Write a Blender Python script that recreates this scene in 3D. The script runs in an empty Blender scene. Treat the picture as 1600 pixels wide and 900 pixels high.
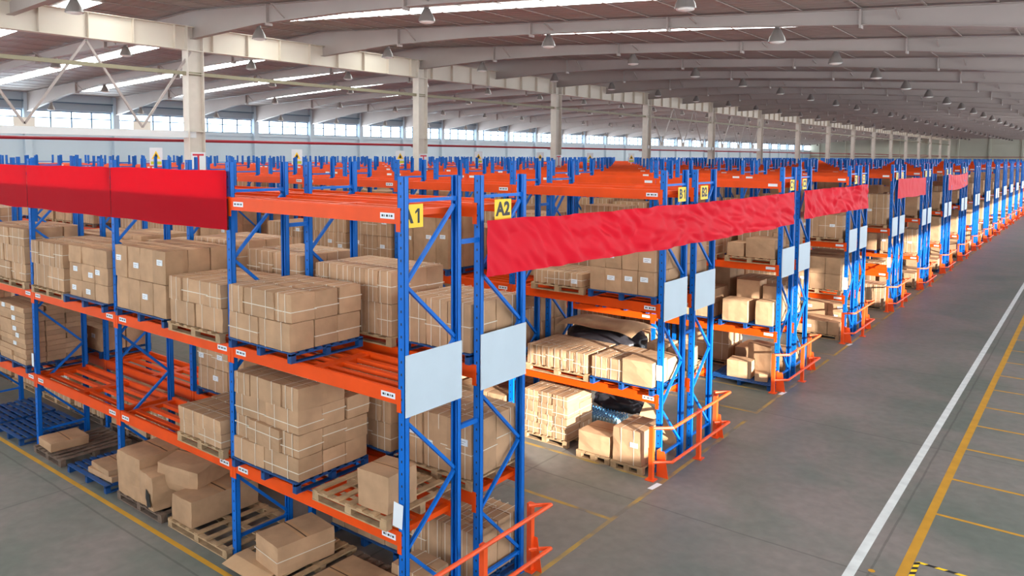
import bpy, bmesh, math, random
from mathutils import Vector, Matrix, noise
from mathutils.bvhtree import BVHTree
SC = bpy.context.scene
C = bpy.context.scene.collection
R = random.Random(7)
PI = math.pi
# ------------------------------------------------------------------ camera
YAW, PITCH, ROLL = math.radians(37.5878), math.radians(3.8898), math.radians(-0.3477)
CAM = Vector((6.3409, -6.1953, 5.9955))
FPX, CYPX = 1191.08, 324.11
fw = Vector((-math.sin(YAW)*math.cos(PITCH), math.cos(YAW)*math.cos(PITCH), -math.sin(PITCH)))
rt = Vector((math.cos(YAW), math.sin(YAW), 0)); up = rt.cross(fw)
rt2 = rt*math.cos(ROLL) - up*math.sin(ROLL); up2 = rt*math.sin(ROLL) + up*math.cos(ROLL)
cam = bpy.data.cameras.new('camera'); co = bpy.data.objects.new('camera', cam); C.objects.link(co)
M = Matrix((rt2, up2, -fw)).transposed().to_4x4(); M.translation = CAM; co.matrix_world = M
cam.sensor_width = 36; cam.lens = FPX*36/1600; cam.shift_x = 0; cam.shift_y = -(450-CYPX)/1600
cam.clip_start = .1; cam.clip_end = 600
SC.camera = co
# ------------------------------------------------------------------ world, sun, window light and added fills
w = bpy.data.worlds.new('world'); SC.world = w; w.use_nodes = True
bg = w.node_tree.nodes['Background']; bg.inputs[0].default_value = (.82, .92, 1, 1); bg.inputs[1].default_value = 6.0
SC.view_settings.view_transform = 'Standard'; SC.view_settings.look = 'None'
SC.view_settings.gamma = 1; SC.view_settings.use_curve_mapping = False
SC.view_settings.exposure = 0.06
SKY_E = 11.0
SC.cycles.max_bounces = 7; SC.cycles.diffuse_bounces = 4; SC.cycles.use_denoising = True
SC.cycles.sample_clamp_indirect = 6
def light(name, kind, loc, direction, energy, color, **k):
    l = bpy.data.lights.new(name, kind); l.energy = energy; l.color = color
    for a, b in k.items(): setattr(l, a, b)
    o = bpy.data.objects.new(name, l); C.objects.link(o); o.location = loc
    o.rotation_euler = Vector(direction).to_track_quat('-Z', 'Y').to_euler(); return o
sun_el, sun_az = math.radians(10.5), math.radians(24)
light('sun', 'SUN', (30, -10, 12), (-math.cos(sun_el)*math.cos(sun_az), math.cos(sun_el)*math.sin(sun_az), -math.sin(sun_el)), 18.0, (1, .95, .87), angle=.012)
def area_light(name, loc, d, sx, sy, e, col=(.93, .97, 1)):
    o = light(name, 'AREA', loc, d, e, col, shape='RECTANGLE', size=sx, size_y=sy); return o
# added area fills in front of the unseen side wall and near wall
area_light('side_wall_fill', (12.7, 28, 6.6), (-1, 0, -.15), 90, 1.6, 4200)
area_light('side_wall_fill', (12.7, 125, 6.6), (-1, 0, -.3), 130, 1.6, 12500)
area_light('near_wall_fill', (-6, -13.6, 6.4), (0, 1, -.12), 34, 2.4, 900)
area_light('left_window_daylight', (-51.5, 60, 8.35), (1, 0, .06), 130, 1.1, 3600, (.8, .92, 1))

# ------------------------------------------------------------------ materials
def lin(r, g, b):
    f = lambda c: ((c/255+.055)/1.055)**2.4 if c > 10 else c/255/12.92
    return (f(r), f(g), f(b), 1)
class NT:
    def __init__(s, m): s.t = m.node_tree; s.n = s.t.nodes; s.l = s.t.links
    def new(s, k, **v):
        n = s.n.new(k)
        for a, b in v.items(): setattr(n, a, b)
        return n
    def link(s, a, b): s.l.new(a, b)
def mat(name, col, rough=.6, metal=0, var=.0, vscale=3, bump=0, bscale=40, spec=.5):
    m = bpy.data.materials.new(name); m.use_nodes = True; t = NT(m)
    p = t.n['Principled BSDF']; p.inputs['Base Color'].default_value = col
    p.inputs['Roughness'].default_value = rough; p.inputs['Metallic'].default_value = metal
    p.inputs['Specular IOR Level'].default_value = spec
    if var or bump:
        g = t.new('ShaderNodeNewGeometry')
    if var:
        nz = t.new('ShaderNodeTexNoise'); nz.inputs['Scale'].default_value = vscale; nz.inputs['Detail'].default_value = 4
        t.link(g.outputs['Position'], nz.inputs['Vector'])
        r = t.new('ShaderNodeMapRange'); r.inputs[1].default_value = .3; r.inputs[2].default_value = .7
        r.inputs[3].default_value = 1-var; r.inputs[4].default_value = 1+var
        t.link(nz.outputs['Fac'], r.inputs[0])
        v = t.new('ShaderNodeVectorMath', operation='SCALE'); v.inputs[0].default_value = col[:3]
        t.link(r.outputs[0], v.inputs['Scale']); t.link(v.outputs[0], p.inputs['Base Color'])
    if bump:
        nb = t.new('ShaderNodeTexNoise'); nb.inputs['Scale'].default_value = bscale
        t.link(g.outputs['Position'], nb.inputs['Vector'])
        b = t.new('ShaderNodeBump'); b.inputs['Strength'].default_value = bump; b.inputs['Distance'].default_value = .02
        t.link(nb.outputs['Fac'], b.inputs['Height']); t.link(b.outputs[0], p.inputs['Normal'])
    return m
blue = mat('rack_blue_paint', lin(0, 100, 192), .45, var=.12, vscale=1.5, spec=.3)
orange = mat('rack_orange_paint', lin(226, 74, 2), .5, var=.1, vscale=2, spec=.3)
guard_m = mat('guard_orange_paint', lin(240, 84, 26), .42, var=.08)
white_p = mat('label_paper', lin(222, 226, 230), .6)
board_m = mat('white_board', lin(188, 202, 212), .45, var=.03, vscale=2)
yellow_m = mat('sign_yellow', lin(250, 205, 20), .5)
black_m = mat('black_print', lin(20, 20, 22), .5)
steel_blue = mat('pallet_blue_steel', lin(4, 66, 124), .55, var=.2, vscale=5)
wood = mat('pallet_wood', lin(172, 140, 104), .8, var=.25, vscale=6, bump=.3, bscale=60)
wood_d = mat('pallet_wood_weathered', lin(108, 88, 74), .85, var=.25, vscale=6, bump=.3, bscale=60)
strap_m = mat('strap_white', lin(216, 204, 184), .4)
cream = mat('girder_cream_paint', lin(212, 200, 184), .5, var=.05, vscale=.6)
rafter_m = mat('rafter_grey_paint', lin(166, 154, 148), .5, var=.06, vscale=.5)
col_m = mat('column_white_paint', lin(208, 198, 186), .5, var=.05)
strut_m = mat('strut_olive', lin(140, 132, 106), .5)
lamp_m = mat('lamp_reflector', lin(132, 124, 120), .35, .2)
lens_m = mat('lamp_lens', lin(240, 238, 232), .3)
pipe_m = mat('pipe_red', lin(150, 22, 40), .4)
wall_m = mat('wall_panel_blue_grey', lin(198, 210, 218), .6, var=.04, vscale=.3)
endw_m = mat('wall_panel_grey', lin(190, 190, 174), .6, var=.04, vscale=.3)
frame_m = mat('window_frame', lin(84, 106, 126), .5)
header_m = mat('header_panel', lin(150, 160, 168), .5)
chord_m = mat('chord_white', lin(214, 216, 216), .5)
line_w = mat('line_white', lin(206, 210, 208), .6, var=.12, vscale=4)
bag_m = mat('black_plastic', lin(48, 46, 50), .3, bump=.5, bscale=12)
water_m = mat('water_bottle_plastic', lin(150, 190, 205), .15)
cap_m = mat('bottle_cap', lin(60, 130, 190), .4)
green_m = mat('sign_green', lin(190, 200, 20), .5)
pink_m = mat('sign_red', lin(200, 40, 60), .5)
def line_mat(name, col):
    m = mat(name, col, .65); t = NT(m); p = t.n['Principled BSDF']
    g = t.new('ShaderNodeNewGeometry'); nz = t.new('ShaderNodeTexNoise'); nz.inputs['Scale'].default_value = 1.6; nz.inputs['Detail'].default_value = 6
    t.link(g.outputs['Position'], nz.inputs['Vector'])
    r = t.new('ShaderNodeMapRange'); r.inputs[1].default_value = .42; r.inputs[2].default_value = .62; t.link(nz.outputs['Fac'], r.inputs[0])
    mx = t.new('ShaderNodeMix', data_type='RGBA'); mx.inputs['A'].default_value = col; mx.inputs['B'].default_value = lin(112, 106, 98)
    t.link(r.outputs[0], mx.inputs['Factor']); t.link(mx.outputs['Result'], p.inputs['Base Color']); return m
line_y = line_mat('line_yellow_worn', lin(170, 136, 62))
line_y2 = mat('line_yellow', lin(188, 136, 26), .6, var=.12, vscale=3)
# floor: grey power-floated concrete, pinkish and greenish stains, scuffs, saw-cut joints
def floor_mat():
    m = bpy.data.materials.new('floor_concrete'); m.use_nodes = True; t = NT(m); p = t.n['Principled BSDF']
    g = t.new('ShaderNodeNewGeometry')
    def nz(s, d=5, dist=0):
        n = t.new('ShaderNodeTexNoise'); n.inputs['Scale'].default_value = s; n.inputs['Detail'].default_value = d
        n.inputs['Distortion'].default_value = dist; t.link(g.outputs['Position'], n.inputs['Vector']); return n
    a = nz(.45, 6, .6); r = t.new('ShaderNodeValToRGB'); e = r.color_ramp.elements
    e[0].position = .36; e[0].color = lin(98, 104, 96); e[1].position = .64; e[1].color = lin(124, 116, 111)
    t.link(a.outputs['Fac'], r.inputs[0])
    b = nz(5, 8, .2); r2 = t.new('ShaderNodeMapRange'); r2.inputs[1].default_value = .25; r2.inputs[2].default_value = .75; r2.inputs[3].default_value = .86; r2.inputs[4].default_value = 1.13
    t.link(b.outputs['Fac'], r2.inputs[0])
    v = t.new('ShaderNodeVectorMath', operation='SCALE'); t.link(r.outputs[0], v.inputs[0]); t.link(r2.outputs[0], v.inputs['Scale'])
    # dark saw-cut joints every 6 m
    sx = t.new('ShaderNodeSeparateXYZ'); 
    wob = t.new('ShaderNodeVectorMath', operation='SCALE'); c_ = nz(1.2, 3); t.link(c_.outputs['Color'], wob.inputs[0]); wob.inputs['Scale'].default_value = .05
    ad = t.new('ShaderNodeVectorMath', operation='ADD'); t.link(g.outputs['Position'], ad.inputs[0]); t.link(wob.outputs[0], ad.inputs[1]); t.link(ad.outputs[0], sx.inputs[0])
    outs = []
    for ax, off, per in ((0, 2.03, 6.0), (1, .6, 6.0)):
        s1 = t.new('ShaderNodeMath', operation='ADD'); s1.inputs[1].default_value = 600+off; t.link(sx.outputs[ax], s1.inputs[0])
        s2 = t.new('ShaderNodeMath', operation='MODULO'); s2.inputs[1].default_value = per; t.link(s1.outputs[0], s2.inputs[0])
        s3 = t.new('ShaderNodeMath', operation='LESS_THAN'); s3.inputs[1].default_value = .035; t.link(s2.outputs[0], s3.inputs[0]); outs.append(s3)
    mxx = t.new('ShaderNodeMath', operation='MAXIMUM'); t.link(outs[0].outputs[0], mxx.inputs[0]); t.link(outs[1].outputs[0], mxx.inputs[1])
    sc = t.new('ShaderNodeMapRange'); sc.inputs[3].default_value = 1; sc.inputs[4].default_value = .66; t.link(mxx.outputs[0], sc.inputs[0])
    v2 = t.new('ShaderNodeVectorMath', operation='SCALE'); t.link(v.outputs[0], v2.inputs[0]); t.link(sc.outputs[0], v2.inputs['Scale'])
    t.link(v2.outputs[0], p.inputs['Base Color'])
    rr = t.new('ShaderNodeMapRange'); rr.inputs[3].default_value = .42; rr.inputs[4].default_value = .6; t.link(a.outputs['Fac'], rr.inputs[0]); t.link(rr.outputs[0], p.inputs['Roughness'])
    return m
floor_m = floor_mat()
def roof_mat():
    m = mat('roof_sheet', lin(164, 150, 143), .5, var=.06, vscale=.4); t = NT(m); p = t.n['Principled BSDF']
    g = t.new('ShaderNodeNewGeometry'); wv = t.new('ShaderNodeTexWave', bands_direction='Y'); wv.inputs['Scale'].default_value = .9
    t.link(g.outputs['Position'], wv.inputs['Vector']); b = t.new('ShaderNodeBump'); b.inputs['Strength'].default_value = .35; b.inputs['Distance'].default_value = .04
    t.link(wv.outputs['Fac'], b.inputs['Height']); t.link(b.outputs[0], p.inputs['Normal']); return m
roof_m = roof_mat()
def emit(name, col, s):
    m = bpy.data.materials.new(name); m.use_nodes = True; t = NT(m); t.n.remove(t.n['Principled BSDF'])
    e = t.new('ShaderNodeEmission'); e.inputs[0].default_value = col; e.inputs[1].default_value = s
    t.link(e.outputs[0], t.n['Material Output'].inputs[0]); return m
skyl_m = emit('skylight_daylit_panel', (.93, 1, .96, 1), SKY_E)
def glass():
    m = bpy.data.materials.new('window_glass'); m.use_nodes = True; t = NT(m); t.n.remove(t.n['Principled BSDF'])
    a = t.new('ShaderNodeBsdfTransparent'); a.inputs[0].default_value = (.9, .95, 1, 1); b = t.new('ShaderNodeBsdfGlossy'); b.inputs['Roughness'].default_value = .05
    x = t.new('ShaderNodeMixShader'); x.inputs[0].default_value = .06; t.link(a.outputs[0], x.inputs[1]); t.link(b.outputs[0], x.inputs[2])
    t.link(x.outputs[0], t.n['Material Output'].inputs[0]); return m
glass_m = glass()
def banner_mat(name, col, tr):
    m = bpy.data.materials.new(name); m.use_nodes = True; t = NT(m); p = t.n['Principled BSDF']
    p.inputs['Base Color'].default_value = col; p.inputs['Roughness'].default_value = .6; p.inputs['Specular IOR Level'].default_value = .15
    d = t.new('ShaderNodeBsdfTranslucent'); d.inputs[0].default_value = (min(1, col[0]*1.05), col[1]*.6, col[2]*.6, 1)
    x = t.new('ShaderNodeMixShader'); x.inputs[0].default_value = tr
    t.link(p.outputs[0], x.inputs[1]); t.link(d.outputs[0], x.inputs[2]); t.link(x.outputs[0], t.n['Material Output'].inputs[0]); return m
banner_m = banner_mat('red_cloth', lin(240, 8, 40), .6)
banner_h = banner_mat('red_cloth_crumpled', lin(220, 24, 46), .14)
def card_mat(name, base, stuff=False):
    m = bpy.data.materials.new(name); m.use_nodes = True; t = NT(m); p = t.n['Principled BSDF']; p.inputs['Roughness'].default_value = .75
    p.inputs['Specular IOR Level'].default_value = .25
    at = t.new('ShaderNodeAttribute'); at.attribute_name = 'tone'
    g = t.new('ShaderNodeNewGeometry'); nz = t.new('ShaderNodeTexNoise'); nz.inputs['Scale'].default_value = 4; nz.inputs['Detail'].default_value = 5
    t.link(g.outputs['Position'], nz.inputs['Vector'])
    r = t.new('ShaderNodeMapRange'); r.inputs[1].default_value = .3; r.inputs[2].default_value = .7; r.inputs[3].default_value = .86; r.inputs[4].default_value = 1.1; t.link(nz.outputs['Fac'], r.inputs[0])
    mu = t.new('ShaderNodeMath', operation='MULTIPLY'); t.link(at.outputs['Fac'], mu.inputs[0]); t.link(r.outputs[0], mu.inputs[1])
    v = t.new('ShaderNodeVectorMath', operation='SCALE'); v.inputs[0].default_value = base[:3]; t.link(mu.outputs[0], v.inputs['Scale'])
    uv = t.new('ShaderNodeUVMap'); s = t.new('ShaderNodeSeparateXYZ'); t.link(uv.outputs[0], s.inputs[0])
    def band(o, c, wd):
        a = t.new('ShaderNodeMath', operation='SUBTRACT'); t.link(o, a.inputs[0]); a.inputs[1].default_value = c
        b = t.new('ShaderNodeMath', operation='ABSOLUTE'); t.link(a.outputs[0], b.inputs[0])
        d = t.new('ShaderNodeMath', operation='LESS_THAN'); t.link(b.outputs[0], d.inputs[0]); d.inputs[1].default_value = wd; return d.outputs[0]
    # flap seam (uv v<1 on lids only; side faces carry v in 2..3)
    seam = band(s.outputs['Y'], .5, .012)
    tape = band(s.outputs['Y'], .5, .07)
    mx = t.new('ShaderNodeMix', data_type='RGBA'); t.link(v.outputs[0], mx.inputs['A']); 
    tp = t.new('ShaderNodeVectorMath', operation='MULTIPLY'); tp.inputs[1].default_value = (1.12, 1.06, .96); t.link(v.outputs[0], tp.inputs[0])
    t.link(tp.outputs[0], mx.inputs['B']); t.link(tape, mx.inputs['Factor'])
    mx2 = t.new('ShaderNodeMix', data_type='RGBA'); t.link(mx.outputs['Result'], mx2.inputs['A']); mx2.inputs['B'].default_value = (.10, .05, .025, 1); t.link(seam, mx2.inputs['Factor'])
    out = mx2
    if stuff:
        b1 = band(s.outputs['X'], .27, .022); b2 = band(s.outputs['X'], .73, .022)
        mm = t.new('ShaderNodeMath', operation='MAXIMUM'); t.link(b1, mm.inputs[0]); t.link(b2, mm.inputs[1])
        mx3 = t.new('ShaderNodeMix', data_type='RGBA'); t.link(mx2.outputs['Result'], mx3.inputs['A']); mx3.inputs['B'].default_value = lin(214, 200, 180); t.link(mm.outputs[0], mx3.inputs['Factor']); out = mx3
    t.link(out.outputs['Result'], p.inputs['Base Color'])
    return m
KRAFT = lin(182, 144, 110)
card_m = card_mat('cardboard', KRAFT)
card_s = card_mat('cardboard_strapped', KRAFT, True)
sheet_m = mat('cardboard_sheet', lin(186, 148, 110), .8, var=.1)

# ------------------------------------------------------------------ mesh helpers
class MB:
    def __init__(s): s.v = []; s.f = []; s.m = []; s.mats = []
    def mi(s, m):
        if m not in s.mats: s.mats.append(m)
        return s.mats.index(m)
    def add(s, vs, fs, m):
        o = len(s.v); s.v += [tuple(v) for v in vs]; k = s.mi(m)
        for f in fs: s.f.append(tuple(i+o for i in f)); s.m.append(k)
    def box(s, x0, x1, y0, y1, z0, z1, m):
        vs = [(x, y, z) for z in (z0, z1) for y in (y0, y1) for x in (x0, x1)]
        s.add(vs, [(0, 2, 3, 1), (4, 5, 7, 6), (0, 1, 5, 4), (2, 6, 7, 3), (0, 4, 6, 2), (1, 3, 7, 5)], m)
    def bar(s, a, b, w, h, m, upv=(0, 0, 1)):
        a = Vector(a); b = Vector(b); d = (b-a).normalized(); u = Vector(upv)
        if abs(d.dot(u)) > .98: u = Vector((0, 1, 0))
        sd = d.cross(u).normalized(); uu = sd.cross(d)
        vs = [p + sd*(i*w/2) + uu*(j*h/2) for p in (a, b) for j in (-1, 1) for i in (-1, 1)]
        s.add(vs, [(0, 2, 3, 1), (4, 5, 7, 6), (0, 1, 5, 4), (2, 6, 7, 3), (0, 4, 6, 2), (1, 3, 7, 5)], m)
    def tube(s, pts, r, m, n=10):
        pts = [Vector(p) for p in pts]; vs = []; fs = []
        for i, p in enumerate(pts):
            d = (pts[min(i+1, len(pts)-1)] - pts[max(i-1, 0)]).normalized()
            u = Vector((0, 0, 1)) if abs(d.z) < .95 else Vector((0, 1, 0))
            a = d.cross(u).normalized(); b = a.cross(d)
            vs += [p + a*math.cos(2*PI*k/n)*r + b*math.sin(2*PI*k/n)*r for k in range(n)]
        for i in range(len(pts)-1):
            for k in range(n): fs.append((i*n+k, i*n+(k+1) % n, (i+1)*n+(k+1) % n, (i+1)*n+k))
        fs.append(tuple(range(n-1, -1, -1))); fs.append(tuple((len(pts)-1)*n+k for k in range(n)))
        s.add(vs, fs, m)
    def lathe(s, prof, c, m, n=20):
        vs = []; fs = []
        for r, z in prof: vs += [(c[0]+r*math.cos(2*PI*k/n), c[1]+r*math.sin(2*PI*k/n), c[2]+z) for k in range(n)]
        for i in range(len(prof)-1):
            for k in range(n): fs.append((i*n+k, i*n+(k+1) % n, (i+1)*n+(k+1) % n, (i+1)*n+k))
        s.add(vs, fs, m)
    def mesh(s, name):
        me = bpy.data.meshes.new(name); me.from_pydata(s.v, [], s.f)
        for m in s.mats: me.materials.append(m)
        me.polygons.foreach_set('material_index', s.m); me.update(); return me
    def build(s, name, parent=None, loc=None): return obj(name, s.mesh(name), parent, loc)
def obj(name, me, parent=None, loc=None):
    o = bpy.data.objects.new(name, me); C.objects.link(o)
    if parent: o.parent = parent
    if loc: o.location = loc
    return o
def tag(o, label, cat, group=None, kind=None):
    o['label'] = label; o['category'] = cat
    if group: o['group'] = group
    if kind: o['kind'] = kind
    return o
def thing(name, label, cat, loc=(0, 0, 0), group=None):
    o = bpy.data.objects.new(name, None); C.objects.link(o); o.location = loc; o.empty_display_size = .2
    return tag(o, label, cat, group)
def struct(o): o['kind'] = 'structure'; return o
ORD = 'first second third fourth fifth sixth seventh eighth ninth tenth eleventh twelfth thirteenth fourteenth fifteenth sixteenth seventeenth eighteenth nineteenth twentieth'.split()
for t_, n_ in (('twenty', 20), ('thirty', 30)):
    for k in range(1, 10): ORD.append(t_+'-'+ORD[k-1])
    ORD.append({20: 'thirtieth', 30: 'fortieth'}[n_])
# ------------------------------------------------------------------ building shell
YEND, YNEAR, XL, XR = 193.0, -14.0, -52.0, 13.0
RID = -20.3
def roofz(x): return 11.27 + (RID-x)*.0657 if x > RID else 11.27 - (RID-x)*.036
YR = [9.1+5.93*k for k in range(-3, 31)]
mb = MB(); mb.box(XL, XR, YNEAR, YEND, -.1, 0, floor_m); floor = struct(mb.build('floor'))
mb = MB(); mb.box(XL-.2, XL, YNEAR, YEND, 0, 7.76, wall_m); mb.box(XL-.2, XL, YNEAR, YEND, 8.95, roofz(XL)+.1, wall_m)
for y in YR: mb.box(XL-.2, XL+.35, y-.22, y+.22, 0, roofz(XL), wall_m)
mb.box(XL, XL+.12, YNEAR, YEND, 7.5, 7.76, wall_m)
wl = struct(mb.build('wall_left'))
for i in range(len(YR)-1):
    y0, y1 = YR[i]+.22, YR[i+1]-.22
    g = MB()
    g.box(XL-.12, XL-.06, y0, y1, 8.42, 8.48, frame_m)
    for k in range(5): yy = y0+(y1-y0)*k/4; g.box(XL-.14, XL-.04, yy-.035, yy+.035, 7.76, 8.95, frame_m)
    g.box(XL-.14, XL-.04, y0, y1, 7.76, 7.82, frame_m); g.box(XL-.14, XL-.04, y0, y1, 8.89, 8.95, frame_m)
    g.box(XL, XL+.22, y0+.15, y1-.05, 9.02, 9.5, header_m); g.box(XL, XL+.34, y0+.1, y1, 9.5, 9.58, frame_m)
    wf = struct(g.build('window_%d' % (i+1)))
    p = MB(); p.box(XL-.1, XL-.09, y0, y1, 7.78, 8.93, glass_m); p.build('pane', wf)
mb = MB(); mb.box(XL, XR, YEND, YEND+.2, 0, 11.4, endw_m)
for k in range(11): mb.box(-50+k*6.1, -49.6+k*6.1, YEND-.35, YEND, 0, roofz(-50+k*6.1)-.3, endw_m)
mb.box(XL, XR, YEND-.2, YEND, 9.1, 9.3, endw_m)
struct(mb.build('wall_back'))
# near wall behind the camera, with an unseen window band added for fill light
mb = MB(); mb.box(XL, XR, YNEAR-.2, YNEAR, 0, 5, wall_m); mb.box(XL, XR, YNEAR-.2, YNEAR, 8, 11.4, wall_m)
for k in range(12): mb.box(XL+k*5.9, XL+.4+k*5.9, YNEAR-.2, YNEAR+.1, 5, 8, wall_m)
struct(mb.build('wall_front'))
# side wall right of the main aisle: low window band (sunlight), closed wall above
mb = MB()
SILL, HEAD = 3.0, 5.15
mb.box(XR, XR+.2, YNEAR, YEND, 0, SILL, wall_m); mb.box(XR, XR+.2, YNEAR, YEND, HEAD, 9.1, wall_m)
mb.box(XR, XR+.2, YNEAR, -1.2, SILL, HEAD, wall_m)
y = 2.0
while y < YEND: mb.box(XR, XR+.2, y-.15, y+.15, SILL, HEAD, wall_m); y += 5.93
struct(mb.build('wall_right'))
# roof sheeting = ceiling, with openings hidden by the skylight panels just below it
mb = MB()
for x0, x1 in ((XL-.3, RID), (RID, XR+.3)):
    z0, z1 = roofz(x0), roofz(x1-1e-6 if x1 == RID else x1)
    vs = [(x0, YNEAR-.3, z0), (x1, YNEAR-.3, z1), (x1, YEND+.3, z1), (x0, YEND+.3, z0)]
    mb.add(vs+[(a, b, c+.08) for a, b, c in vs], [(3, 2, 1, 0), (4, 5, 6, 7), (0, 1, 5, 4), (2, 3, 7, 6), (1, 2, 6, 5), (3, 0, 4, 7)], roof_m)
ceil = struct(mb.build('ceiling'))
def quad_strip(x0, x1, yc, w, dz, m):
    b = MB(); z0, z1 = roofz(x0)-dz, roofz(x1)-dz
    b.add([(x0, yc-w/2, z0), (x1, yc-w/2, z1), (x1, yc+w/2, z1), (x0, yc+w/2, z0)], [(3, 2, 1, 0)], m); return b
for i in range(len(YR)-1):
    yc = (YR[i]+YR[i+1])/2-(.15 if YR[i] < 14 else .36)
    if -3 < yc < 19: quad_strip(-19.9, 1.4, yc, .82 if yc < 14 else .68, .02, skyl_m).build('skylight', ceil)
    quad_strip(-49, -21.4, yc, .85, .03, skyl_m).build('skylight', ceil)
x = XL+.8; 
while x < XR:
    if abs(x-RID) > .5:
        b = MB(); z = roofz(x); b.box(x-.025, x+.025, YNEAR, YEND, z-.045, z-.026, roof_m); b.build('purlin', ceil)
    x += 1.5
# rafters: one shared mesh, tapered welded I-beams with splice plates
prof_r = [(-20.3, 10.2), (-16, 10.33), (-12, 10.25), (-8.4, 10.08), (-3.8, 9.82), (1.3, 9.41), (4.8, 9.02), (13, 8.1)]
prof_l = [(-20.3, 10.2), (-26, 10.45), (-32.6, 10.4), (-41, 10.05), (-46, 9.6), (-52, 8.75)]
def rafter(prof, splices):
    b = MB()
    for (xa, za), (xb, zb) in zip(prof, prof[1:]):
        ta, tb = roofz(xa)-.055, roofz(xb)-.055
        if xa > xb: xa, xb, za, zb, ta, tb = xb, xa, zb, za, tb, ta
        def slab(y0, y1, a0, a1, b0, b1):
            vs = [(xa, y0, a0), (xb, y0, b0), (xb, y1, b0), (xa, y1, a0), (xa, y0, a1), (xb, y0, b1), (xb, y1, b1), (xa, y1, a1)]
            b.add(vs, [(3, 2, 1, 0), (4, 5, 6, 7), (0, 1, 5, 4), (2, 3, 7, 6), (1, 2, 6, 5), (3, 0, 4, 7)], rafter_m)
        slab(-.006, .006, za, ta, zb, tb); slab(-.11, .11, za-.014, za, zb-.014, zb); slab(-.11, .11, ta-.014, ta, tb-.014, tb)
    for xs in splices:
        z = [za+(zb-za)*(xs-xa)/(xb-xa) for (xa, za), (xb, zb) in zip(prof, prof[1:]) if min(xa, xb) <= xs <= max(xa, xb)][0]
        b.box(xs-.025, xs+.025, -.13, .13, z-.1, roofz(xs)-.055, rafter_m)
        for dy in (-1, 1): b.bar((xs+.9, dy*.05, z+.05), (xs+.9, dy*.55, roofz(xs+.9)-.15), .04, .04, rafter_m)
    return b.mesh('rafter')
rm, lm = rafter(prof_r, (-15.6, -9.2, -4.1, 1.3, 7)), rafter(prof_l, (-27, -34, -44))
for y in YR: obj('rafter', rm, ceil, (0, y, 0)); obj('rafter', lm, ceil, (0, y, 0))
# girder line, columns, struts, bracing at x = RID
YC = [9.1+11.86*k for k in range(-1, 16)]
gb = MB(); y0, y1 = YC[0], YC[1]
gb.box(-.008, .008, 0, 11.86, 9.78, 10.6, cream); gb.box(-.17, .17, 0, 11.86, 9.76, 9.78, cream); gb.box(-.17, .17, 0, 11.86, 10.6, 10.62, cream)
for k in range(8):
    yy = .74+k*1.482; gb.box(-.16, .16, yy-.006, yy+.006, 9.78, 10.6, cream)
gm = gb.mesh('girder')
cb = MB()
for dy in (-.3, .3): cb.box(-.2, .2, dy-.012, dy+.012, 0, 10.6, col_m)
cb.box(-.01, .01, -.3, .3, 0, 10.6, col_m); cb.box(-.28, .28, -.36, .36, 0, .03, col_m)
for z in (9.74, 8.9, 6.8): cb.box(-.2, .2, -.29, .29, z, z+.02, col_m)
cmesh = cb.mesh('column')
for k, y in enumerate(YC):
    c = struct(obj('column', cmesh, None, (RID, y, 0)))
    if k < len(YC)-1 and YC[k] < YEND-12: obj('girder', gm, ceil, (RID, y, 0))
sb = MB(); sb.box(RID-.06, RID+.06, YC[0], YC[-1], 8.86, 8.99, strut_m); sb.build('strut', ceil)
def braced(k):
    b = MB(); ya, yb = YC[k], YC[k+1]; b.box(RID-.12, RID+.12, ya, yb, 6.58, 6.82, chord_m)
    tops = [yb-.1, yb-3.75, yb-7.5, yb-11.3]; bots = [yb-1.95, yb-5.65, yb-9.45]
    for i, bt in enumerate(bots):
        for tp in (tops[i], tops[i+1]): b.bar((RID, bt, 6.9), (RID, tp, 9.72), .07, .07, rafter_m, (1, 0, 0))
        b.box(RID-.02, RID+.02, bt-.3, bt+.3, 6.8, 7.1, col_m)
    b.build('brace', ceil)
braced(0); braced(4); braced(5)
# trims: red fire main with droppers
b = MB(); b.tube([(RID-.55, YNEAR, 6.47), (RID-.55, YEND-.5, 6.55)], .055, pipe_m, 8)
for y in YC: b.box(RID-.62, RID-.2, y-.02, y+.02, 6.38, 6.42, pipe_m)
tag(b.build('fire_pipe'), 'long dark red sprinkler pipe running along the column line', 'pipe')
b = MB(); b.tube([(XL+.5, YEND-.5, 6.3), (XR-.5, YEND-.5, 6.3)], .06, pipe_m, 8)
tag(b.build('fire_pipe'), 'thin red pipe running across the far end wall', 'pipe')
for k in (0, 1, 2, 3):
    b = MB(); b.tube([(RID-.55, YC[k+1]+.45, 6.45), (RID-.55, YC[k+1]+.45, 0)], .05, pipe_m, 8)
    tag(b.build('downpipe'), 'dark red vertical pipe beside the %s column from the left' % ORD[k], 'pipe')
# ------------------------------------------------------------------ floor markings (paint = parts of the floor)
def paint(name, x0, x1, y0, y1, m, z=.002):
    b = MB(); b.box(x0, x1, y0, y1, .0, z, m); return b.build(name, floor)
paint('white_line', 3.67, 3.81, YNEAR+.5, YEND-1, line_w)
paint('yellow_line', 4.28, 4.42, YNEAR+.5, YEND-1, line_y2)
for y in [8.1, 9.87, 11.74, 13.48, 15.08, 16.85, 18.5, 20.25, 22, 23.8, 25.6, 27.4, 29.2]: paint('yellow_line', 4.42, 9.5, y-.035, y+.035, line_y2)
PITCH = [0, 6.70, 13.36, 19.95, 26.4, 32.75, 39.0] + [39.0+6.2*k for k in range(1, 24)]
for y in PITCH[:14]:
    if y: paint('yellow_line', .17, .25, y-2.2, y+3.9, line_y)
    else: paint('yellow_line', .17, .25, y-2, y+4.5, line_y)
    paint('yellow_line', -48 if y < 1 else -16, .0, y-.38, y-.30, line_y if y else line_y2)
    paint('yellow_line', -16, .17, y+4.48, y+4.56, line_y)
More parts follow.
